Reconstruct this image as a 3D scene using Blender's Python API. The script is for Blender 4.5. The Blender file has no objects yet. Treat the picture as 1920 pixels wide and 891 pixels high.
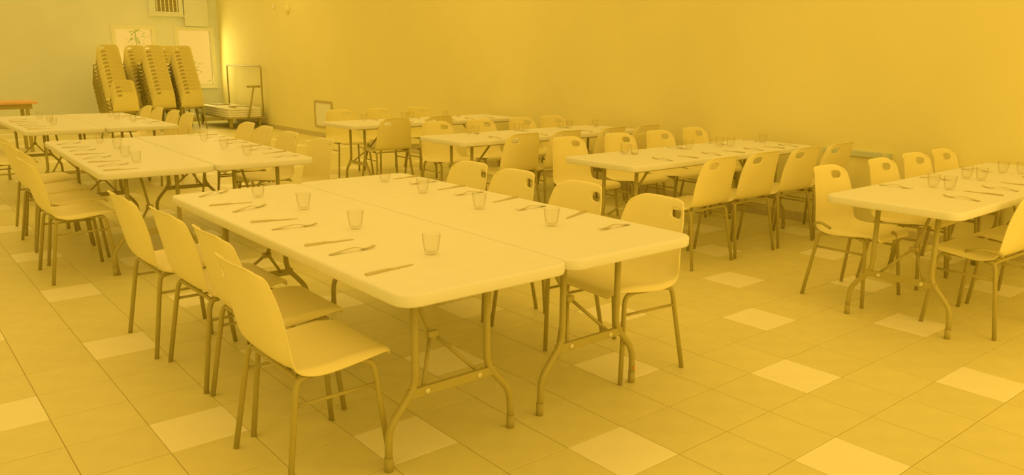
import bpy, bmesh, math, random
from mathutils import Vector, Matrix

# ------------------------------------------------------------------ camera
T = 0.303                                   # floor tile pitch in metres
YAW, PITCH, ROLL = 0.6887, 0.2223, 0.0084
CAM = Vector((-1.968, -2.041, 1.4768))
fw = Vector((math.sin(YAW)*math.cos(PITCH), math.cos(YAW)*math.cos(PITCH), -math.sin(PITCH)))
r0 = Vector((math.cos(YAW), -math.sin(YAW), 0)); u0 = r0.cross(fw)
rr = r0*math.cos(ROLL) + u0*math.sin(ROLL); uu = -r0*math.sin(ROLL) + u0*math.cos(ROLL)
cd = bpy.data.cameras.new('camera'); cam = bpy.data.objects.new('camera', cd)
bpy.context.scene.collection.objects.link(cam)
m = Matrix((( rr.x, uu.x, -fw.x, CAM.x), (rr.y, uu.y, -fw.y, CAM.y), (rr.z, uu.z, -fw.z, CAM.z), (0, 0, 0, 1)))
cam.matrix_world = m
cd.sensor_fit = 'HORIZONTAL'; cd.sensor_width = 36; cd.lens = 36*1483.8/1920
cd.clip_start = 0.05; cd.clip_end = 200
sc = bpy.context.scene; sc.camera = cam

# ------------------------------------------------------------------ light
sc.view_settings.view_transform = 'Standard'; sc.view_settings.look = 'None'
sc.view_settings.exposure = 0.0; sc.view_settings.gamma = 1.0
w = bpy.data.worlds.new('world'); sc.world = w; w.use_nodes = True
bg = w.node_tree.nodes['Background']
bg.inputs[0].default_value = (1.0, 0.605, 0.108, 1); bg.inputs[1].default_value = 0.97

def area(name, loc, target, sx, sy, power, col):
    l = bpy.data.lights.new(name, 'AREA'); l.shape = 'RECTANGLE'; l.size = sx; l.size_y = sy
    l.energy = power; l.color = col
    o = bpy.data.objects.new(name, l); sc.collection.objects.link(o)
    o.location = loc
    o.rotation_euler = (Vector(target)-Vector(loc)).to_track_quat('-Z', 'Y').to_euler()
    return o
area('overhead_light', (-0.9, 1.1, 3.35), (-0.8, 1.1, 0), 0.8, 3.0, 11, (1, .60, .12))
area('overhead_light', (3.3, 1.0, 3.35), (3.5, 1.2, 0), 1.2, 2.4, 4, (1, .58, .085))  # this and the next two: added overhead fill, no known lamps there
area('overhead_light', (3.3, 6.5, 3.35), (3.6, 6.6, 0), 1.2, 2.4, 8, (1, .60, .10))
area('overhead_light', (3.0, 12.5, 3.35), (3.2, 12.6, 0), 1.2, 2.4, 12, (1, .66, .14))
area('side_fill', (2.0, -3.2, 2.3), (4.6, 0.5, 1.6), 2.4, 1.6, 30, (1, .58, .085))  # added fill to brighten the right wall, no known window there
area('front_fill', (-0.5, -4.4, 1.1), (0.5, 2.0, 0.5), 8.0, 1.8, 36, (1, .60, .11))  # added fill behind the camera to lift fronts and under-table shade
area('window_light', (4.25, 16.9, 1.5), (4.4, 12, 0.7), 0.7, 1.2, 12, (1, .74, .24))
area('window_light', (2.95, 16.9, 1.5), (2.6, 12, 0.7), 0.7, 1.2, 10, (1, .74, .24))

# ------------------------------------------------------------------ helpers
C = sc.collection
PI = math.pi
rnd = random.Random(7)

def mat(name, col, rough=.5, noise=0, nscale=20, bump=0, bscale=200, metal=0, spec=.5, rand=0):
    mt = bpy.data.materials.new(name); mt.use_nodes = True
    nt = mt.node_tree; b = nt.nodes['Principled BSDF']
    b.inputs['Base Color'].default_value = (*col, 1); b.inputs['Roughness'].default_value = rough
    b.inputs['Metallic'].default_value = metal; b.inputs['Specular IOR Level'].default_value = spec
    if noise or rand:
        tc = nt.nodes.new('ShaderNodeTexCoord')
        hs = nt.nodes.new('ShaderNodeHueSaturation'); hs.inputs['Color'].default_value = (*col, 1)
        n = nt.nodes.new('ShaderNodeTexNoise'); n.inputs['Scale'].default_value = nscale; n.inputs['Detail'].default_value = 5
        nt.links.new(tc.outputs['Object'], n.inputs['Vector'])
        mr = nt.nodes.new('ShaderNodeMapRange'); mr.inputs[1].default_value = .3; mr.inputs[2].default_value = .7
        mr.inputs[3].default_value = 1-noise; mr.inputs[4].default_value = 1+noise
        nt.links.new(n.outputs['Fac'], mr.inputs[0])
        last = mr.outputs[0]
        if rand:
            oi = nt.nodes.new('ShaderNodeObjectInfo')
            m2 = nt.nodes.new('ShaderNodeMapRange'); m2.inputs[3].default_value = 1-rand; m2.inputs[4].default_value = 1+rand
            nt.links.new(oi.outputs['Random'], m2.inputs[0])
            mm = nt.nodes.new('ShaderNodeMath'); mm.operation = 'MULTIPLY'
            nt.links.new(last, mm.inputs[0]); nt.links.new(m2.outputs[0], mm.inputs[1]); last = mm.outputs[0]
        nt.links.new(last, hs.inputs['Value']); nt.links.new(hs.outputs[0], b.inputs['Base Color'])
    if bump:
        tc = nt.nodes.new('ShaderNodeTexCoord')
        n = nt.nodes.new('ShaderNodeTexNoise'); n.inputs['Scale'].default_value = bscale; n.inputs['Detail'].default_value = 3
        nt.links.new(tc.outputs['Object'], n.inputs['Vector'])
        bp = nt.nodes.new('ShaderNodeBump'); bp.inputs['Strength'].default_value = bump; bp.inputs['Distance'].default_value = .002
        nt.links.new(n.outputs['Fac'], bp.inputs['Height']); nt.links.new(bp.outputs[0], b.inputs['Normal'])
    return mt

M = {
 'tile':   mat('floor_tile_tan', (.78,.74,.35), .42, .035, 9, .12, 260, rand=.02),
 'tile_w': mat('floor_tile_pale', (.96,.93,.66), .40, .015, 9, .10, 260),
 'grout':  mat('grout', (.50,.44,.16), .9, .05, 60),
 'wall':   mat('painted_wall_gold', (.87,.83,.42), .75, .015, 2, .25, 90),
 'wallb':  mat('painted_wall_olive', (.83,.89,.88), .8, .02, 2, .25, 90),
 'skirt':  mat('skirting_tile', (.62,.56,.28), .5, .04, 12),
 'white':  mat('white_paint', (.88,.90,.80), .5, .01, 8),
 'top':    mat('table_plastic', (.87,.88,.80), .42, .012, 14, .10, 500),
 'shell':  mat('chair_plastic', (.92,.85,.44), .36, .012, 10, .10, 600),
 'shelld': mat('chair_plastic_darker', (.88,.82,.38), .45, .02, 10, .10, 600),  # slightly darker, rougher version of the chair plastic
 'leg':    mat('painted_tube', (.47,.42,.12), .34, .03, 30, metal=.0),
 'cap':    mat('rubber_cap', (.46,.41,.12), .7, .03, 60),
 'steel':  mat('steel', (.64,.57,.30), .28, .02, 40, metal=.6),
 'bright': mat('bright_rivet', (.78,.75,.45), .3, .02, 40),
 'wood':   mat('orange_wood', (.80,.50,.24), .5, .05, 12),
 'dark':   mat('dark_slot', (.56,.50,.22), .6, .03, 20),
 'greyr':  mat('grey_rail', (.62,.68,.50), .5, .02, 20),
 'leaf':   mat('leaf', (.55,.72,.35), .6, .08, 10),
 'orange': mat('orange_sticker', (.80,.38,.10), .5, .01, 20),
}
g = bpy.data.materials.new('clear_glass'); g.use_nodes = True
nt = g.node_tree; nt.nodes.clear()
o_ = nt.nodes.new('ShaderNodeOutputMaterial'); mx = nt.nodes.new('ShaderNodeMixShader')
tr = nt.nodes.new('ShaderNodeBsdfTransparent'); tr.inputs[0].default_value = (.988, .985, .97, 1)
gl = nt.nodes.new('ShaderNodeBsdfGlossy'); gl.inputs['Roughness'].default_value = .04; gl.inputs[0].default_value = (.70, .66, .50, 1)
lw = nt.nodes.new('ShaderNodeLayerWeight'); lw.inputs[0].default_value = .5
pw = nt.nodes.new('ShaderNodeMath'); pw.operation = 'POWER'; pw.inputs[1].default_value = 3.5
mu = nt.nodes.new('ShaderNodeMath'); mu.operation = 'MULTIPLY_ADD'; mu.inputs[1].default_value = .75; mu.inputs[2].default_value = .02
nt.links.new(lw.outputs['Facing'], pw.inputs[0]); nt.links.new(pw.outputs[0], mu.inputs[0]); nt.links.new(mu.outputs[0], mx.inputs[0]); nt.links.new(tr.outputs[0], mx.inputs[1]); nt.links.new(gl.outputs[0], mx.inputs[2]); nt.links.new(mx.outputs[0], o_.inputs[0])
M['glass'] = g
g = bpy.data.materials.new('window_glass'); g.use_nodes = True
nt = g.node_tree; nt.nodes.clear()
o_ = nt.nodes.new('ShaderNodeOutputMaterial'); mx = nt.nodes.new('ShaderNodeMixShader')
tr = nt.nodes.new('ShaderNodeBsdfTransparent'); gl = nt.nodes.new('ShaderNodeBsdfGlossy'); gl.inputs['Roughness'].default_value = .05
mx.inputs[0].default_value = .06
nt.links.new(tr.outputs[0], mx.inputs[1]); nt.links.new(gl.outputs[0], mx.inputs[2]); nt.links.new(mx.outputs[0], o_.inputs[0])
M['pane'] = g

def add_box(bm, x0, x1, y0, y1, z0, z1, mtx=None):
    vs = [bm.verts.new(Vector((x, y, z))) for x in (x0, x1) for y in (y0, y1) for z in (z0, z1)]
    for f in ((0,1,3,2),(4,6,7,5),(0,4,5,1),(2,3,7,6),(0,2,6,4),(1,5,7,3)):
        bm.faces.new([vs[i] for i in f])
    if mtx is not None:
        for v in vs: v.co = mtx @ v.co
def box_between(bm, a, b, wdt, hgt):
    a, b = Vector(a), Vector(b); d = b-a
    q = d.to_track_quat('X', 'Z').to_matrix().to_4x4(); q.translation = a
    add_box(bm, 0, d.length, -wdt/2, wdt/2, -hgt/2, hgt/2, q)
def smooth_path(pts, r=.04, n=4):
    """round the corners of a polyline"""
    pts = [Vector(p) for p in pts]; out = [pts[0]]
    for i in range(1, len(pts)-1):
        a, p, b = pts[i-1], pts[i], pts[i+1]
        l = min(r, (a-p).length*.45, (b-p).length*.45)
        s = p+(a-p).normalized()*l; e = p+(b-p).normalized()*l
        for k in range(n+1):
            t = k/n; out.append(s*(1-t)**2 + p*2*t*(1-t) + e*t*t)
    out.append(pts[-1]); return out
def add_tube(bm, pts, rad, seg=10):
    pts = [Vector(p) for p in pts]; rings = []
    prev = None
    for i, p in enumerate(pts):
        if i == 0: d = pts[1]-p
        elif i == len(pts)-1: d = p-pts[-2]
        else: d = (pts[i+1]-p).normalized()+(p-pts[i-1]).normalized()
        d.normalize()
        if prev is None:
            n = d.orthogonal().normalized()
        else:
            n = (prev-d*prev.dot(d)).normalized()
        prev = n; bn = d.cross(n)
        r_ = rad[i] if isinstance(rad, (list, tuple)) else rad
        rings.append([bm.verts.new(p+(n*math.cos(2*PI*k/seg)+bn*math.sin(2*PI*k/seg))*r_) for k in range(seg)])
    for a, b in zip(rings, rings[1:]):
        for k in range(seg):
            f = bm.faces.new((a[k], a[(k+1) % seg], b[(k+1) % seg], b[k])); f.smooth = True
    bm.faces.new(rings[0][::-1]); bm.faces.new(rings[-1])
def add_lathe(bm, prof, seg=24):
    rings = []
    for r_, z in prof:
        if r_ < 1e-6: rings.append([bm.verts.new((0, 0, z))])
        else: rings.append([bm.verts.new((r_*math.cos(2*PI*k/seg), r_*math.sin(2*PI*k/seg), z)) for k in range(seg)])
    for a, b in zip(rings, rings[1:]):
        for k in range(seg):
            k2 = (k+1) % seg
            if len(a) == 1: f = bm.faces.new((a[0], b[k], b[k2]))
            elif len(b) == 1: f = bm.faces.new((a[k], b[0], a[k2]))
            else: f = bm.faces.new((a[k], b[k], b[k2], a[k2]))
            f.smooth = True
def obj(name, bm, m, parent=None, bevel=0, fixn=True):
    if fixn: bmesh.ops.recalc_face_normals(bm, faces=bm.faces)
    if bevel:
        es = [e for e in bm.edges if len(e.link_faces) == 2 and e.calc_face_angle(0) > .6]
        bmesh.ops.bevel(bm, geom=es, offset=bevel, segments=2, affect='EDGES', profile=.5)
    me = bpy.data.meshes.new(name); bm.to_mesh(me); bm.free()
    me.materials.append(m)
    o = bpy.data.objects.new(name, me); C.objects.link(o)
    if parent: o.parent = parent
    return o
def box(name, x0, x1, y0, y1, z0, z1, m, parent=None, bevel=0):
    bm = bmesh.new(); add_box(bm, x0, x1, y0, y1, z0, z1); return obj(name, bm, m, parent, bevel)
def tube(name, pts, rad, m, parent=None, r=.04, seg=10, n=4):
    bm = bmesh.new(); add_tube(bm, smooth_path(pts, r, n) if len(pts) > 2 else pts, rad, seg); return obj(name, bm, m, parent)
def thing(name, label, cat, loc=(0,0,0), rotz=0, group=None):
    o = bpy.data.objects.new(name, None); C.objects.link(o); o.empty_display_size = .1
    o.location = loc; o.rotation_euler = (0, 0, rotz); o['label'] = label; o['category'] = cat
    if group: o['group'] = group
    return o
def tag(o, label, cat, group=None):
    o['label'] = label; o['category'] = cat
    if group: o['group'] = group
    return o
def kids():
    d = {}
    for o in bpy.data.objects:
        if o.parent: d.setdefault(o.parent.name, []).append(o)
    return d
def copy_tree(root, tree, label, group, loc, rotz, tilt=None):
    def rec(o, par):
        c = o.copy(); C.objects.link(c)
        if par: c.parent = par
        for ch in tree.get(o.name, []): rec(ch, c)
        return c
    r = rec(root, None)
    r.location = loc; r.rotation_euler = (0, 0, rotz); r['label'] = label; r['group'] = group
    return r
ORD = ['first','second','third','fourth','fifth','sixth','seventh','eighth','ninth','tenth','eleventh','twelfth','thirteenth','fourteenth']

# ------------------------------------------------------------------ setting
WX, WY, WH = 4.8, 17.0, 3.4
XL, YN = -4.6, -3.6
fl = box('floor', XL, WX+.2, YN, WY+.25, -.12, -.003, M['grout']); fl['kind'] = 'structure'

def proj(p):
    d = Vector(p)-CAM; z = d.dot(fw)
    if z <= .05: return None
    return (960+1483.8*d.dot(rr)/z, 445.5-1483.8*d.dot(uu)/z, z)
def tile_bm(bm, x0, y0, s=T, j=.0016, h=0.0, bev=.0013):
    a, b2 = j, s-j
    lo = [(x0+a, y0+a), (x0+b2, y0+a), (x0+b2, y0+b2), (x0+a, y0+b2)]
    hi = [(x0+a+bev, y0+a+bev), (x0+b2-bev, y0+a+bev), (x0+b2-bev, y0+b2-bev), (x0+a+bev, y0+b2-bev)]
    v0 = [bm.verts.new((x, y, -.004)) for x, y in lo]; v1 = [bm.verts.new((x, y, h-.001)) for x, y in lo]
    v2 = [bm.verts.new((x, y, h)) for x, y in hi]
    for k in range(4):
        k2 = (k+1) % 4
        bm.faces.new((v0[k], v0[k2], v1[k2], v1[k])); bm.faces.new((v1[k], v1[k2], v2[k2], v2[k]))
    bm.faces.new(v2)
cells = []
for v in range(int(XL/T)+1, int(WX/T)+1):
    for u in range(-int(WY/T)-1, 8):
        x0, y0 = v*T, -(u+1)*T
        if y0 < YN or y0+T > WY+.02 or x0+T > WX+.25: continue
        q = proj((x0+T/2, y0+T/2, 0)); size = -1
        if q and -120 < q[0] < 2040 and -80 < q[1] < 980:
            size = 1/(q[2]**3)
        white = (u % 2 == 0 and v % 2 == 0 and (u+v) % 4 == 0)
        cells.append((size, x0, y0, white))
cells.sort(reverse=True)
tm = {}
for wh in (False, True):
    bm = bmesh.new(); tile_bm(bm, 0, 0); bmesh.ops.recalc_face_normals(bm, faces=bm.faces)
    me = bpy.data.meshes.new('tile'); bm.to_mesh(me); bm.free(); me.materials.append(M['tile_w' if wh else 'tile']); tm[wh] = me
rest = {False: bmesh.new(), True: bmesh.new()}
for i, (s, x0, y0, wh) in enumerate(cells):
    if i < 290 and s > 0:
        o = bpy.data.objects.new('tile', tm[wh]); C.objects.link(o); o.parent = fl; o.location = (x0, y0, rnd.uniform(-.0003, .0003))
        if wh: o['label'] = 'pale accent tile'
    else: tile_bm(rest[wh], x0, y0)
for wh, bm in rest.items():
    o = obj('distant_tiles', bm, M['tile_w' if wh else 'tile'], fl); o['kind'] = 'stuff'

o = box('wall_right', WX, WX+.2, YN, WY+.25, -.12, WH, M['wall']); o['kind'] = 'structure'
o = box('baseboard_right', WX-.013, WX, YN, WY, 0, .085, M['skirt'], bevel=.003); o['kind'] = 'structure'
o = box('wall_left', XL-.2, XL, YN, WY+.25, -.12, WH, M['wallb']); o['kind'] = 'structure'
# back wall with two window openings and a grille opening
W1 = (2.53, 3.37, .80, 2.09); W2 = (3.84, 4.66, .80, 2.09)
bm = bmesh.new()
xs = [XL, W1[0], W1[1], W2[0], W2[1], WX]
for a, b2 in ((0,1),(2,3),(4,5)): add_box(bm, xs[a], xs[b2], WY, WY+.25, -.12, WH)
for W_ in (W1, W2):
    add_box(bm, W_[0], W_[1], WY, WY+.25, -.12, W_[2]); add_box(bm, W_[0], W_[1], WY, WY+.25, W_[3], WH)
o = obj('wall_back', bm, M['wallb']); o['kind'] = 'structure'
o = box('baseboard_back', XL, WX-.013, WY-.013, WY, 0, .085, M['skirt'], bevel=.003); o['kind'] = 'structure'
for n_, W_ in ((1, W1), (2, W2)):
    bm = bmesh.new(); t_ = .05
    x0, x1, z0, z1 = W_
    add_box(bm, x0-.03, x0+t_, WY-.025, WY+.08, z0-.03, z1+.03); add_box(bm, x1-t_, x1+.03, WY-.025, WY+.08, z0-.03, z1+.03)
    add_box(bm, x0+t_, x1-t_, WY-.025, WY+.08, z0-.03, z0+t_); add_box(bm, x0+t_, x1-t_, WY-.025, WY+.08, z1-t_, z1+.03)
    f = obj('window_%d' % n_, bm, M['white']); f['kind'] = 'structure'
    box('pane', x0+t_, x1-t_, WY+.03, WY+.036, z0+t_, z1-t_, M['pane'], f)
    box('window_sill', x0-.05, x1+.05, WY-.06, WY-.026, z0-.055, z0-.031, M['white'], f, .003)
# boxed duct between the right window and the ceiling
o = box('trim_1', 4.06, 4.55, WY-.06, WY, W2[3]+.045, WH, M['wallb'], bevel=.004); o['kind'] = 'structure'
e = box('edge_strip', 4.535, 4.565, WY-.075, WY-.06, W2[3]+.05, WH, M['white'], o)
e = box('edge_strip', 4.045, 4.07, WY-.075, WY-.06, W2[3]+.05, WH, M['white'], o)

# ------------------------------------------------------------------ tables
def rounded_rect(x0, x1, y0, y1, r, n=7):
    pts = []
    for cx, cy, a0 in ((x1-r, y1-r, 0), (x0+r, y1-r, PI/2), (x0+r, y0+r, PI), (x1-r, y0+r, 1.5*PI)):
        for k in range(n+1):
            a = a0+k/n*PI/2; pts.append((cx+r*math.cos(a), cy+r*math.sin(a)))
    return pts
TL_, TW_, TH_ = 2.40, .735, .74
def build_table(label, group):
    """origin on the floor at the table's centre, long side along Y"""
    t = thing('folding_table', label, 'table', group=group)
    bm = bmesh.new()
    prof = [(.055, TH_-.03), (.012, TH_-.046), (.003, TH_-.043), (0, TH_-.036), (0, TH_-.010), (.002, TH_-.004), (.006, TH_-.001), (.012, TH_)]
    rings = []
    for ins, z in prof:
        ins2 = ins
        pts = rounded_rect(-TW_/2+ins2, TW_/2-ins2, -TL_/2+ins2, TL_/2-ins2, .07-min(ins2, .05))
        rings.append([bm.verts.new((x, y, z)) for x, y in pts])
    for a, b2 in zip(rings, rings[1:]):
        n = len(a)
        for k in range(n):
            f = bm.faces.new((a[k], a[(k+1) % n], b2[(k+1) % n], b2[k])); f.smooth = True
    bm.faces.new(rings[0]); bm.faces.new(rings[-1])
    tp = obj('tabletop', bm, M['top'], t)
    for s in (-1, 1):
        Y = s*(TL_/2-.26)
        def P3(x, y, z): return (x, Y-s*y, z)
        for sx in (-1, 1):
            l = tube('leg', [P3(sx*.165, 0, .705), P3(sx*.165, 0, .30), P3(sx*.283, 0, .165), P3(sx*.286, 0, .03)], .0145, M['leg'], t, .05)
            tube('foot_cap', [P3(sx*.286, 0, .0), P3(sx*.286, 0, .055)], .0160, M['cap'], l)
        bm = bmesh.new(); box_between(bm, P3(-.20, 0, .275), P3(.20, 0, .275), .022, .036)
        cb = obj('crossbar', bm, M['leg'], t, .003)
        for sx in (-1, 1):
            bm = bmesh.new(); mm = Matrix.Translation(P3(sx*.12, -.012, .275)) @ Matrix.Rotation(PI/2, 4, 'X')
            add_lathe(bm, [(0, -.004), (.011, -.004), (.011, .004), (0, .004)], 10); bmesh.ops.transform(bm, matrix=mm, verts=bm.verts)
            obj('rivet', bm, M['bright'], cb)
            tube('brace', [P3(sx*.125, .012, .285), P3(0.006*sx, .14, .43)], .008, M['leg'], t, seg=8)
        tube('brace', [P3(0, .132, .42), P3(0, .40, .702)], .010, M['leg'], t, seg=8)
        bm = bmesh.new(); box_between(bm, P3(-.022, .137, .428), P3(.022, .137, .428), .028, .03); obj('hinge', bm, M['leg'], t, .003)
        bm = bmesh.new(); box_between(bm, P3(-.30, 0, .702), P3(.30, 0, .702), .03, .02); obj('mounting_bar', bm, M['leg'], t, .003)
    for sx in (-1, 1):
        box('side_rail', sx*.325-.011, sx*.325+.011, -TL_/2+.09, TL_/2-.09, .685, .711, M['leg'], t, .002)
    return t
TG = 'folding tables with pale plastic tops'
tabs = []
# name, centre, rotation
def rotoff(cx, cy, a, dx, dy):
    return (cx+dx*math.cos(a)-dy*math.sin(a), cy+dx*math.sin(a)+dy*math.cos(a))
D1 = (.022, 1.215, .0); D2 = (-.045, 4.66, -.035); D3 = (.022, 8.22, .0)
HX = .371
table_specs = [
 ('pale folding table, left half of the nearest pair', rotoff(*D1, -HX, 0), 0),
 ('pale folding table, right half of the nearest pair, orange sticker on one leg', rotoff(*D1, HX, .01), 0),
 ('pale folding table, left half of the middle pair', rotoff(*D2, -HX, 0), D2[2]),
 ('pale folding table, right half of the middle pair', rotoff(*D2, HX, .03), D2[2]),
 ('pale folding table, left half of the farthest pair near the stacked chairs', rotoff(*D3, -HX, -.02), 0),
 ('pale folding table, right half of the farthest pair near the stacked chairs', rotoff(*D3, HX, 0), 0),
 ('pale folding table end-on to yellow wall, farthest of four, nearest the wall hatch', (3.43, 6.22), PI/2+.01),
 ('pale folding table end-on to yellow wall, second farthest of four', (3.40, 4.12), PI/2+.01),
 ('pale folding table end-on to yellow wall, third farthest, four chair backs in front', (3.42, 2.08), PI/2+.01),
 ('pale folding table cut by the right edge of the photo', (3.42, -.09), PI/2+.01),
]
t0 = build_table(table_specs[0][0], TG)
t0.location = (*table_specs[0][1], 0); tree = kids(); tabs.append(t0)
for lab, (x, y), a in table_specs[1:]:
    tabs.append(copy_tree(t0, tree, lab, TG, (x, y, 0), a))
# the small orange mark on one foot of the right-hand near table
bm = bmesh.new(); add_lathe(bm, [(0, 0), (.009, 0), (.008, .0012), (0, .0012)], 12)
st = obj('sticker', bm, M['orange'], tabs[1]); st['label'] = 'round orange sticker on a leg'
st.location = (.286, -TL_/2+.26-.0162, .075); st.rotation_euler = (PI/2, 0, 0)

# ------------------------------------------------------------------ chair
def shell_mesh():
    prof = [ # y, z, half width, backness
     (.236, .408, .175, 0), (.234, .428, .195, 0), (.212, .446, .212, 0), (.13, .448, .224, 0), (.03, .438, .230, 0), (-.06, .431, .234, 0),
     (-.125, .436, .236, .15), (-.170, .456, .236, .4), (-.198, .495, .232, .7), (-.216, .555, .226, .9), (-.232, .625, .219, 1),
     (-.247, .69, .211, 1), (-.255, .724, .206, 1), (-.266, .773, .199, 1), (-.272, .797, .194, 1), (-.277, .810, .188, 1), (-.284, .811, .184, 1)]
    cols = [-1, -.965, -.89, -.79, -.57, -.37, 0, .28, .55, .76, .89, .965, 1]
    bm = bmesh.new(); V = []
    n = len(prof)
    for i, (y, z, hw, bk) in enumerate(prof):
        a = prof[max(i-1, 0)]; b2 = prof[min(i+1, n-1)]
        ty, tz = b2[0]-a[0], b2[1]-a[1]; L = math.hypot(ty, tz); ty /= L; tz /= L
        ny, nz = (tz, -ty) if i < 7 else (1, 0)    # inner direction: up on the seat, forward on the back
        row = []
        for c in cols:
            ac = abs(c)
            lip_s = {1: -.016, .965: .002, .89: .010}.get(ac, .012*ac**4)
            lip_b = .018*ac**2 + .040*ac**6 - (.004 if ac == 1 else 0)
            off = lip_s*(1-bk)+lip_b*bk
            if i <= 2: off *= .4
            x = c*hw
            dz = 0
            if i >= n-5:                          # rounded top corners
                k = (i-(n-5))/4
                dz = -.042*max(0, (ac-.60)/.40)**2.2*(.25+.75*k)
                if ac > .85: x *= 1-.05*k
            row.append(bm.verts.new((x, y+ny*off, z+nz*off+dz)))
        V.append(row)
    for i in range(n-1):
        for j in range(len(cols)-1):
            if i == 12 and cols[j] >= -.80 and cols[j+1] <= -.36: continue      # handle slot
            f = bm.faces.new((V[i][j], V[i][j+1], V[i+1][j+1], V[i+1][j])); f.smooth = True
    me = bpy.data.meshes.new('shell'); bm.to_mesh(me); bm.free()
    o = bpy.data.objects.new('tmp_shell', me); C.objects.link(o)
    s = o.modifiers.new('s', 'SUBSURF'); s.levels = s.render_levels = 2
    s = o.modifiers.new('t', 'SOLIDIFY'); s.thickness = .006; s.offset = 0
    bpy.context.view_layer.update()
    dg = bpy.context.evaluated_depsgraph_get()
    m2 = bpy.data.meshes.new_from_object(o.evaluated_get(dg)); m2.name = 'shell'
    bpy.data.objects.remove(o); bpy.data.meshes.remove(me)
    for p in m2.polygons: p.use_smooth = True
    m2.materials.clear(); m2.materials.append(M['shell'])
    return m2
SH = shell_mesh()
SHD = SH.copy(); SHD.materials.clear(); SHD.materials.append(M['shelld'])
def build_chair(label, group, mesh):
    t = thing('chair', label, 'chair', group=group)
    o = bpy.data.objects.new('shell', mesh); C.objects.link(o); o.parent = t
    R = .0112
    for s in (-1, 1):
        tube('leg', [(s*.245, -.205, .0), (s*.212, -.148, .385), (s*.209, -.135, .413), (s*.208, -.09, .419)], R, M['leg'], t, .03)
        tube('leg', [(s*.238, .195, .0), (s*.206, .158, .38), (s*.203, .146, .410), (s*.203, .10, .424)], R, M['leg'], t, .03)
        tube('seat_rail', [(s*.208, -.09, .419), (s*.203, .10, .424)], R, M['leg'], t)
        tube('stretcher', [(s*.2175, -.158, .325), (s*.211, .163, .325)], .007, M['leg'], t, seg=8)
    tube('cross_rail', [(-.205, -.135, .405), (-.17, -.135, .415), (.17, -.135, .415), (.205, -.135, .405)], .009, M['leg'], t, .03, 8)
    tube('cross_rail', [(-.2, .12, .424), (.2, .12, .424)], .008, M['leg'], t, seg=8)
    return t
chair_src = {}
def put_chair(x, y, deg, label, group, darker=False, z=0):
    """deg: direction the sitter faces, 0 = +Y, 90 = -X"""
    a = math.radians(deg)
    key = darker
    if key not in chair_src:
        c = build_chair(label, group, SHD if darker else SH); chair_src[key] = (c, kids())
        c.location = (x, y, z); c.rotation_euler = (0, 0, a); return c
    c, tr_ = chair_src[key]
    return copy_tree(c, tr_, label, group, (x, y, z), a)

pending_hooks = []
G1 = 'plastic chairs round the nearest table pair'
place = [
 # nearest pair, left side, facing +X
 (-.80, .55, -90, 'plastic chair nearest the camera, left of the nearest tables, seat in full view', G1),
 (-.705, 1.09, -91, 'plastic chair left of the nearest tables, second from the camera', G1),
 (-.72, 1.63, -89, 'plastic chair left of the nearest tables, third from the camera', G1),
 (-.765, 2.20, -90, 'plastic chair left of the nearest tables, farthest of its row of four', G1),
 (.825, .515, 85.5, 'plastic chair right of the nearest tables, largest dark handle slot, closest to camera', G1),
 (.835, 1.07, 88, 'plastic chair right of the nearest tables, second from the near corner', G1),
 (.855, 1.645, 90, 'plastic chair right of the nearest tables, third from the near corner', G1),
 (.86, 2.11, 90, 'plastic chair right of the nearest tables, farthest of its row of four', G1),
]
G2 = 'plastic chairs round the middle table pair'
for i, (x, y, d) in enumerate(((-.91, 3.97, -90), (-.84, 4.55, -90), (-.84, 5.12, -88), (-.80, 5.75, -90))):
    place.append((x, y, d, 'plastic chair on left side of the middle table pair, %s from near end' % ORD[i], G2))
for i, (x, y, d) in enumerate(((.78, 4.08, 92), (.80, 4.80, 90), (.86, 5.50, 90), (.90, 6.05, 90))):
    place.append((x, y, d, 'plastic chair on right side of the middle table pair, %s from near end' % ORD[i], G2))
G3 = 'plastic chairs round the farthest table pair'
for i, (x, y) in enumerate(((-.85, 7.3), )):
    place.append((x, y, -90, 'plastic chair left of the farthest table pair, at photo left edge', G3))
for i, (x, y) in enumerate(((.86, 7.80), (.88, 8.40), (.86, 9.0), (.86, 9.5))):
    place.append((x, y, 90, 'plastic chair on right side of the farthest table pair, %s from near end' % ORD[i], G3))
names4 = [('third wall table', 'c3'), ('second wall table', 'c2'), ('farthest wall table', 'c1'), ('table at right edge', 'r')]
rows = {
 'c3': [(1.60, 0, [2.76, 3.32, 3.89, 4.45]), (2.76, 180, [2.81, 3.44, 3.99, 4.56])],
 'c2': [(3.76, 0, [2.77, 3.30, 3.94, 4.46]), (4.84, 180, [2.82, 3.40, 4.00, 4.50])],
 'c1': [(6.03, 0, [2.77, 3.36]), (7.14, 180, [2.87, 3.45, 4.06])],
 'r':  [(-.37, 0, [2.91, 3.50]), (.36, 180, [2.88, 3.55, 4.10, 4.57])],
}
for nm, k in names4:
    for (y, d, xs_), side in zip(rows[k], ('near side', 'far side')):
        for i, x in enumerate(xs_):
            dd = d+rnd.uniform(-2, 2); yy = y+rnd.uniform(-.015, .015)
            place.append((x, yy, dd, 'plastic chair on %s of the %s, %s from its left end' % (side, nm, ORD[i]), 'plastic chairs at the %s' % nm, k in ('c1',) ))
for p_ in place:
    c_ = put_chair(p_[0], p_[1], p_[2], p_[3], p_[4], p_[5] if len(p_) > 5 else False)
    if p_[4].endswith('right edge') and p_[3].endswith('first from its left end'):
        sx = 1 if 'far side' in p_[3] else -1
        hooks = [([(sx*.31, -.02, .475), (sx*.27, -.10, .492), (sx*.235, -.16, .480), (sx*.215, -.18, .455)], sx),
                 ([(-sx*.0, .215, .455), (-sx*.02, .235, .435), (-sx*.02, .225, .37), (-sx*.06, .20, .33)], sx)]
        for pts, _ in hooks: pending_hooks.append((c_, pts))

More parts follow.
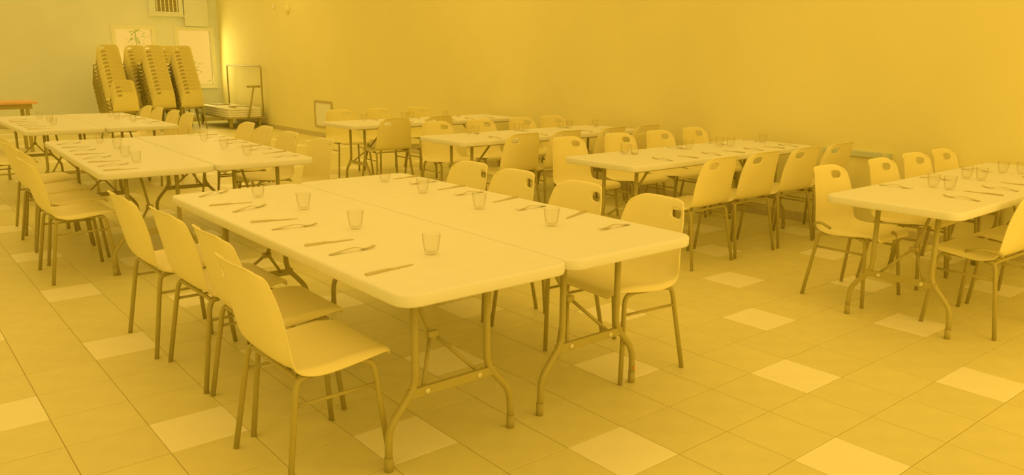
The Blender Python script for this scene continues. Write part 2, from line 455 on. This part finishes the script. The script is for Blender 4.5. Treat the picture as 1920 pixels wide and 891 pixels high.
# stacks at the back
stacks = [ # x, y of the bottom chair, facing, count, words
 (2.08, 15.30, 2, 13, 'leftmost tall stack'),
 (2.72, 15.85, 2, 13, 'second tall stack from left'),
 (2.87, 15.10, 2, 13, 'third tall stack from left'),
 (3.38, 15.85, 2, 13, 'fourth tall stack from left'),
 (3.43, 15.10, 2, 13, 'rightmost tall stack'),
 (1.98, 14.40, 2, 4, 'short front stack'),
]
for x, y, d, n_, words in stacks:
    a = math.radians(d)
    for k in range(n_):
        q = n_-1-k
        pos = 'topmost chair' if q == 0 else ('bottom chair' if k == 0 else '%s chair from the top' % ORD[q])
        put_chair(x-math.sin(a)*.038*k, y+math.cos(a)*.038*k, d, 'dull plastic chair, %s of the %s' % (pos, words), 'stacked plastic chairs', True, .0725*k)

# ------------------------------------------------------------------ glasses and cutlery
def glass_mesh():
    bm = bmesh.new()
    prof = [(0, .0005), (.021, .0005), (.0245, .003), (.027, .012), (.0325, .045), (.0365, .079), (.0360, .0805), (.0350, .079), (.0312, .045), (.0255, .017), (.018, .0115), (0, .0105)]
    add_lathe(bm, prof, 28)
    bmesh.ops.recalc_face_normals(bm, faces=bm.faces)
    me = bpy.data.meshes.new('glass'); bm.to_mesh(me); bm.free(); me.materials.append(M['glass']); return me
def fork_mesh():
    """handle end at -Y, tines at +Y, 0.2 long, resting on z = 0"""
    bm = bmesh.new()
    st_ = [(-.100,.0085,.0015),(-.085,.0095,.0020),(-.04,.0060,.0085),(.0,.0042,.0135),(.025,.0045,.0105),(.04,.0095,.0050),(.052,.0125,.0025)]
    prev = None; th = .0022
    for y, hw, z in st_:
        r_ = [bm.verts.new((sx*hw, y, z+dz)) for sx, dz in ((-1,0),(1,0),(1,th),(-1,th))]
        if prev:
            for k in range(4): bm.faces.new((prev[k], prev[(k+1)%4], r_[(k+1)%4], r_[k]))
        else: bm.faces.new(r_)
        prev = r_
    bm.faces.new(prev)
    for c in (-.0105, -.0035, .0035, .0105):
        pts = [(.050, .0025), (.065, .0008), (.082, .0035), (.100, .0095)]
        pv = None
        for i, (y, z) in enumerate(pts):
            h = .0019-.0003*i
            r_ = [bm.verts.new((c*(1-.04*i)+sx*h, y, z+dz)) for sx, dz in ((-1,0),(1,0),(1,th*.8),(-1,th*.8))]
            if pv:
                for k in range(4): bm.faces.new((pv[k], pv[(k+1)%4], r_[(k+1)%4], r_[k]))
            else: bm.faces.new(r_)
            pv = r_
        bm.faces.new(pv)
    bmesh.ops.recalc_face_normals(bm, faces=bm.faces)
    me = bpy.data.meshes.new('fork'); bm.to_mesh(me); bm.free(); me.materials.append(M['steel']); return me
def knife_mesh():
    bm = bmesh.new()
    st_ = [(-.107,.0070,.007),(-.09,.0080,.0075),(-.02,.0060,.0070),(.0,.0055,.0050),(.01,.0085,.0028),(.06,.0095,.0024),(.095,.0065,.0020),(.105,.0015,.0016)]
    prev = None
    for i, (y, hw, th) in enumerate(st_):
        xo = .0 if i < 4 else .0015
        r_ = [bm.verts.new((sx*hw+xo, y, dz)) for sx, dz in ((-1,.0003),(1,.0003),(1,th),(-1,th))]
        if prev:
            for k in range(4): bm.faces.new((prev[k], prev[(k+1)%4], r_[(k+1)%4], r_[k]))
        else: bm.faces.new(r_)
        prev = r_
    bm.faces.new(prev)
    bmesh.ops.recalc_face_normals(bm, faces=bm.faces)
    me = bpy.data.meshes.new('knife'); bm.to_mesh(me); bm.free(); me.materials.append(M['steel']); return me
GM, FM, KM = glass_mesh(), fork_mesh(), knife_mesh()
def item(name, me, x, y, deg, label, cat, group):
    o = bpy.data.objects.new(name, me); C.objects.link(o)
    o.location = (x, y, TH_+.0002); o.rotation_euler = (0, 0, math.radians(deg)); tag(o, label, cat, group)
def glass(x, y, label, group): item('drinking_glass', GM, x, y, rnd.uniform(0, 90), label, 'glass', group)

pairs = [('nearest', 'left side of the nearest table pair', 'right side of the nearest table pair'),
         ('middle', 'left side of the middle table pair', 'right side of the middle table pair'),
         ('farthest', 'left side of the farthest table pair', 'right side of the farthest table pair')]
gl_pos = {
 'nearest': ([(-.329,.437),(-.333,1.03),(-.318,1.586),(-.358,2.06)], [(.395,.55),(.385,1.077),(.423,1.652),(.464,2.133)]),
 'middle': ([(-.485,3.936),(-.459,4.337),(-.369,4.93),(-.375,5.49)], [(.305,3.916),(.32,4.444),(.386,5.125),(.476,5.75)]),
 'farthest': ([(-.346,7.677),(-.297,8.168),(-.303,8.746)], [(.431,7.598),(.405,8.186),(.444,8.68),(.493,9.30)]),
}
cut = { # left: fork (x,y,deg) handle end at the table edge; then knife
 'nearest': ([('k',-.572,.335,-82),('f',-.546,.66,-89),('k',-.546,.851,-92),('f',-.536,1.21,-98),('k',-.543,1.41,-101),('f',-.524,1.755,-71),('k',-.546,1.945,-97),('f',-.515,2.29,-66)],
             [('f',.598,.353,92),('k',.66,.665,110),('f',.60,.93,93),('k',.65,1.20,103),('f',.61,1.47,91),('k',.65,1.70,98),('f',.62,1.95,95),('k',.66,2.20,95)]),
 'middle': ([('k',-.66,3.62,-92),('f',-.65,3.87,-86),('k',-.65,4.12,-94),('f',-.64,4.38,-80),('k',-.63,4.66,-92),('f',-.62,4.95,-84),('k',-.61,5.23,-95),('f',-.60,5.55,-72)],
            [('f',.50,3.66,92),('k',.53,3.95,99),('f',.53,4.22,91),('k',.55,4.50,95),('f',.56,4.82,94),('k',.57,5.10,96),('f',.58,5.42,92),('k',.60,5.70,95)]),
 'farthest': ([('k',-.55,7.25,-93),('f',-.55,7.50,-84),('k',-.55,7.80,-91),('f',-.54,8.08,-86),('k',-.55,8.36,-95),('f',-.54,8.65,-80)],
              [('f',.58,7.30,92),('k',.60,7.58,96),('f',.58,7.88,93),('k',.60,8.15,92),('f',.59,8.45,95),('k',.60,8.72,94)]),
}
for nm, ls, rs in pairs:
    for side, words in ((0, ls), (1, rs)):
        for i, (x, y) in enumerate(gl_pos[nm][side]):
            glass(x, y, 'clear drinking glass on %s, %s from near end' % (words, ORD[i]), 'drinking glasses on the %s table pair' % nm)
        cnt = {'f': 0, 'k': 0}
        for k, x, y, d in cut[nm][side]:
            full = 'fork' if k == 'f' else 'knife'
            item(full, FM if k == 'f' else KM, x, y, d, 'steel %s on %s, %s %s from near end' % (full, words, ORD[cnt[k]], full), full, '%s on the %s table pair' % ('forks' if k == 'f' else 'knives', nm))
            cnt[k] += 1
singles = {
 'c3': ('third wall table', [(2.775,2.195),(2.745,2.275),(3.447,2.19),(3.42,2.265),(3.92,2.11),(3.87,2.19),(4.47,2.15)], [2.70,3.30,3.88,4.40], 1.85, 2.30),
 'c2': ('second wall table', [(2.80,4.33),(2.75,4.385),(3.40,4.27),(3.34,4.34),(4.05,4.30),(3.98,4.36),(4.40,4.25)], [2.70,3.28,3.92,4.40], 3.90, 4.40),
 'c1': ('farthest wall table', [(2.70,6.42),(3.36,6.42),(3.28,6.46),(3.86,6.40)], [2.75,3.35,3.95], 6.00, 6.48),
 'r': ('table at right edge', [(2.985,-.10),(3.00,.0),(3.555,-.06),(3.56,.03),(4.10,-.11),(4.05,-.01)], [2.70,3.25,3.90], -.28, .14),
}
for k, (nm, gs, fx, yn, yf) in singles.items():
    for i, (x, y) in enumerate(gs):
        glass(x, y, 'clear drinking glass on the %s, %s counted from left' % (nm, ORD[i]), 'drinking glasses on the %s' % nm)
    for i, x in enumerate(fx):
        item('fork', FM, x, yn, rnd.uniform(-4, 4), 'steel fork on near side of the %s, %s from the left' % (nm, ORD[i]), 'fork', 'forks on the %s' % nm)
        item('knife', KM, x+.30, yn, rnd.uniform(-4, 4), 'steel knife on near side of the %s, %s from the left' % (nm, ORD[i]), 'knife', 'knives on the %s' % nm) if x+.30 < 4.5 else None
        item('fork', FM, x+.12, yf, 180+rnd.uniform(-5, 5), 'steel fork on far side of the %s, %s from the left' % (nm, ORD[i]), 'fork', 'forks on the %s' % nm)

# ------------------------------------------------------------------ trolley with folded tabletops
tr_ = thing('trolley', 'flatbed trolley in the far corner under a stack of folded tabletops', 'trolley', (4.32, 15.30, 0))
TX, TY = .38, 1.0
box('deck', -TX, TX, -TY, TY, .215, .245, M['leg'], tr_, .004)
for sx in (-1, 1):
    for sy in (-1, 1):
        c_ = bmesh.new(); add_box(c_, sx*.30-.025, sx*.30+.025, sy*.88-.04, sy*.88+.04, .125, .215); f_ = obj('caster', c_, M['leg'], tr_, .004)
        bm = bmesh.new(); add_lathe(bm, [(0, -.018), (.065, -.018), (.075, -.010), (.075, .010), (.065, .018), (0, .018)], 18)
        bmesh.ops.transform(bm, matrix=Matrix.Translation((sx*.30, sy*.88+.02, .075)) @ Matrix.Rotation(PI/2, 4, 'Y'), verts=bm.verts)
        obj('wheel', bm, M['cap'], f_)
tube('guard_rail', [(TX-.02, -TY+.03, .24), (TX-.02, -TY+.03, 1.28), (TX-.02, TY-.03, 1.28), (TX-.02, TY-.03, .24)], .018, M['leg'], tr_, .05)
hd = tube('drawbar', [(.02, -TY-.02, .22), (.16, -TY-.03, .86)], .018, M['leg'], tr_)
tube('grip', [(.02, -TY-.03, .87), (.30, -TY-.03, .87)], .022, M['leg'], hd)
for k in range(4):
    z = .246+k*.046
    bm = bmesh.new()
    dx = rnd.uniform(-.012, .012)
    pts = rounded_rect(-TX+.01+dx, TX-.03+dx, -TY+.02, TY-.03, .06, 4)
    lo = [bm.verts.new((x, y, z)) for x, y in pts]; hi = [bm.verts.new((x, y, z+.042)) for x, y in pts]
    for q in range(len(lo)): bm.faces.new((lo[q], lo[(q+1) % len(lo)], hi[(q+1) % len(lo)], hi[q]))
    bm.faces.new(lo); bm.faces.new(hi)
    o = obj('folded_table', bm, M['top'], None, .003); o.location = (4.32, 15.30, 0)
    tag(o, 'pale folded tabletop on the trolley, %s' % ('bottom of the pile', 'second from the bottom of the pile', 'second from the top of the pile', 'topmost of the pile')[k], 'table', 'folded tabletops on the trolley')
    if k == 3:
        for s in (-1, 1):
            tube('folded_leg', [(-.16, s*.85, z+.052), (-.16, s*.35, z+.052), (.16, s*.35, z+.052), (.16, s*.85, z+.052)], .010, M['leg'], o, .05)

# ------------------------------------------------------------------ orange-topped table at the left
ot = thing('side_table', 'small table with an orange wooden top at the left edge by the back wall', 'table', (-.40, 12.5, 0))
box('tabletop', -.75, .62, -.35, .35, .735, .77, M['wood'], ot, .004)
bm = bmesh.new(); add_box(bm, -.68, .55, -.29, .29, .66, .735); obj('apron', bm, M['leg'], ot, .003)
for sx in (-.66, .46):
    for sy in (-.28, .24): box('leg', sx, sx+.05, sy, sy+.05, 0, .735, M['leg'], ot, .003)
bm = bmesh.new(); add_lathe(bm, [(0, 0), (.05, 0), (.09, .015), (.14, .035), (.135, .038), (.05, .008), (0, .008)], 20)
o = obj('bowl', bm, M['top']); o.location = (-.45, 12.5, .7705); tag(o, 'shallow pale bowl on the orange-topped table', 'bowl')

# ------------------------------------------------------------------ things on the walls
vg = thing('wall_grille', 'barred ventilation grille in a pale frame high on the back wall', 'grille', (3.66, WY, 2.35))
bm = bmesh.new()
for x0, x1, z0, z1 in ((-.36,-.22,0,1.0),(.27,.36,0,1.0),(-.22,.27,0,.085)): add_box(bm, x0, x1, -.07, 0, z0, z1)
obj('frame', bm, M['wallb'], vg, .004)
box('ledge', -.40, .38, -.10, -.071, -.015, .015, M['white'], vg, .003)
box('backing', -.22, .27, -.012, 0, .085, 1.0, M['dark'], vg)
for k in range(9): box('slat', -.218, .268, -.030, -.016, .10+k*.075, .135+k*.075, M['leg'], vg)
for k in range(6): box('bar', -.20+k*.086, -.178+k*.086, -.055, -.034, .086, .80, M['white'], vg, .002)

wh = thing('wall_hatch', 'small upright wall hatch with a dark frame low on the yellow wall', 'hatch', (WX, 11.75, .18))
for nm_, a in (('frame', (-.022, 0, -.36, -.315, 0, .50)), ('frame', (-.022, 0, .315, .36, 0, .50)), ('frame', (-.022, 0, -.315, .315, .46, .50)), ('frame', (-.022, 0, -.315, .315, 0, .035))):
    box(nm_, *a, M['dark'], wh, .003)
box('panel', -.010, 0, -.315, .315, .035, .46, M['white'], wh)
rl = thing('wall_rail', 'grey horizontal rail on the yellow wall between the two nearest single tables', 'rail', (WX, 1.10, .665))
box('rail', -.03, 0, 0, .62, 0, .05, M['greyr'], rl, .004); box('end_cap', -.033, 0, .03, .07, .008, .042, M['bright'], rl, .003)
bm = bmesh.new(); add_box(bm, -.03, 0, -.04, .04, -.04, .04)
o = obj('wall_sensor', bm, M['white'], None, .008); o.location = (WX, 13.75, 2.46); tag(o, 'small square sensor high on the yellow wall', 'sensor')
bm = bmesh.new(); add_lathe(bm, [(0, 0), (.085, 0), (.085, .02), (.06, .045), (0, .055)], 24)
bmesh.ops.rotate(bm, verts=bm.verts, cent=(0,0,0), matrix=Matrix.Rotation(-PI/2, 3, 'Y'))
o = obj('wall_detector', bm, M['wall']); o.location = (WX, 13.1, 2.38); tag(o, 'round yellow-painted detector high on the yellow wall', 'detector')

# coupling hooks on two chairs at the right-hand table
for c_, pts in pending_hooks: tube('coupling_hook', pts, .009, M['leg'], c_, .03, 8)
# ------------------------------------------------------------------ outside the windows
o = box('terrace', 0, 7, WY+.25, WY+4, -.15, -.01, M['white']); o['kind'] = 'structure'
for (sx, sy, lo_, hi_, nn, sp, lab) in ((3.40, 18.6, 1.75, 2.15, 60, .11, 'leafy shrub outside, seen through the left window'), (4.72, 18.6, .75, 1.35, 26, .16, 'thin sprig of a shrub outside, seen through the right window')):
    s_ = thing('shrub', lab, 'shrub', (sx, sy, -.01))
    tube('stem', [(0, 0, 0), (.02, .02, lo_*.6), (0, 0, hi_)], .008, M['leaf'], s_, .2, 6)
    bm = bmesh.new()
    for k in range(nn):
        z = rnd.uniform(lo_, hi_); x = rnd.gauss(0, sp); y = rnd.gauss(0, sp*.6); a = rnd.uniform(0, 2*PI); l = rnd.uniform(.03, .06)
        d = Vector((math.cos(a), math.sin(a), rnd.uniform(-.5, .5))).normalized(); n = d.orthogonal().normalized()
        c = Vector((x, y, z)); c0 = c-d*l; c1 = c+d*l
        v = [bm.verts.new(c0), bm.verts.new(c+n*l*.45), bm.verts.new(c1), bm.verts.new(c-n*l*.45), bm.verts.new(c+Vector((0,0,.004)))]
        for i in range(4): bm.faces.new((v[i], v[(i+1) % 4], v[4]))
    f = obj('foliage', bm, M['leaf'], s_, fixn=False); f['kind'] = 'stuff'
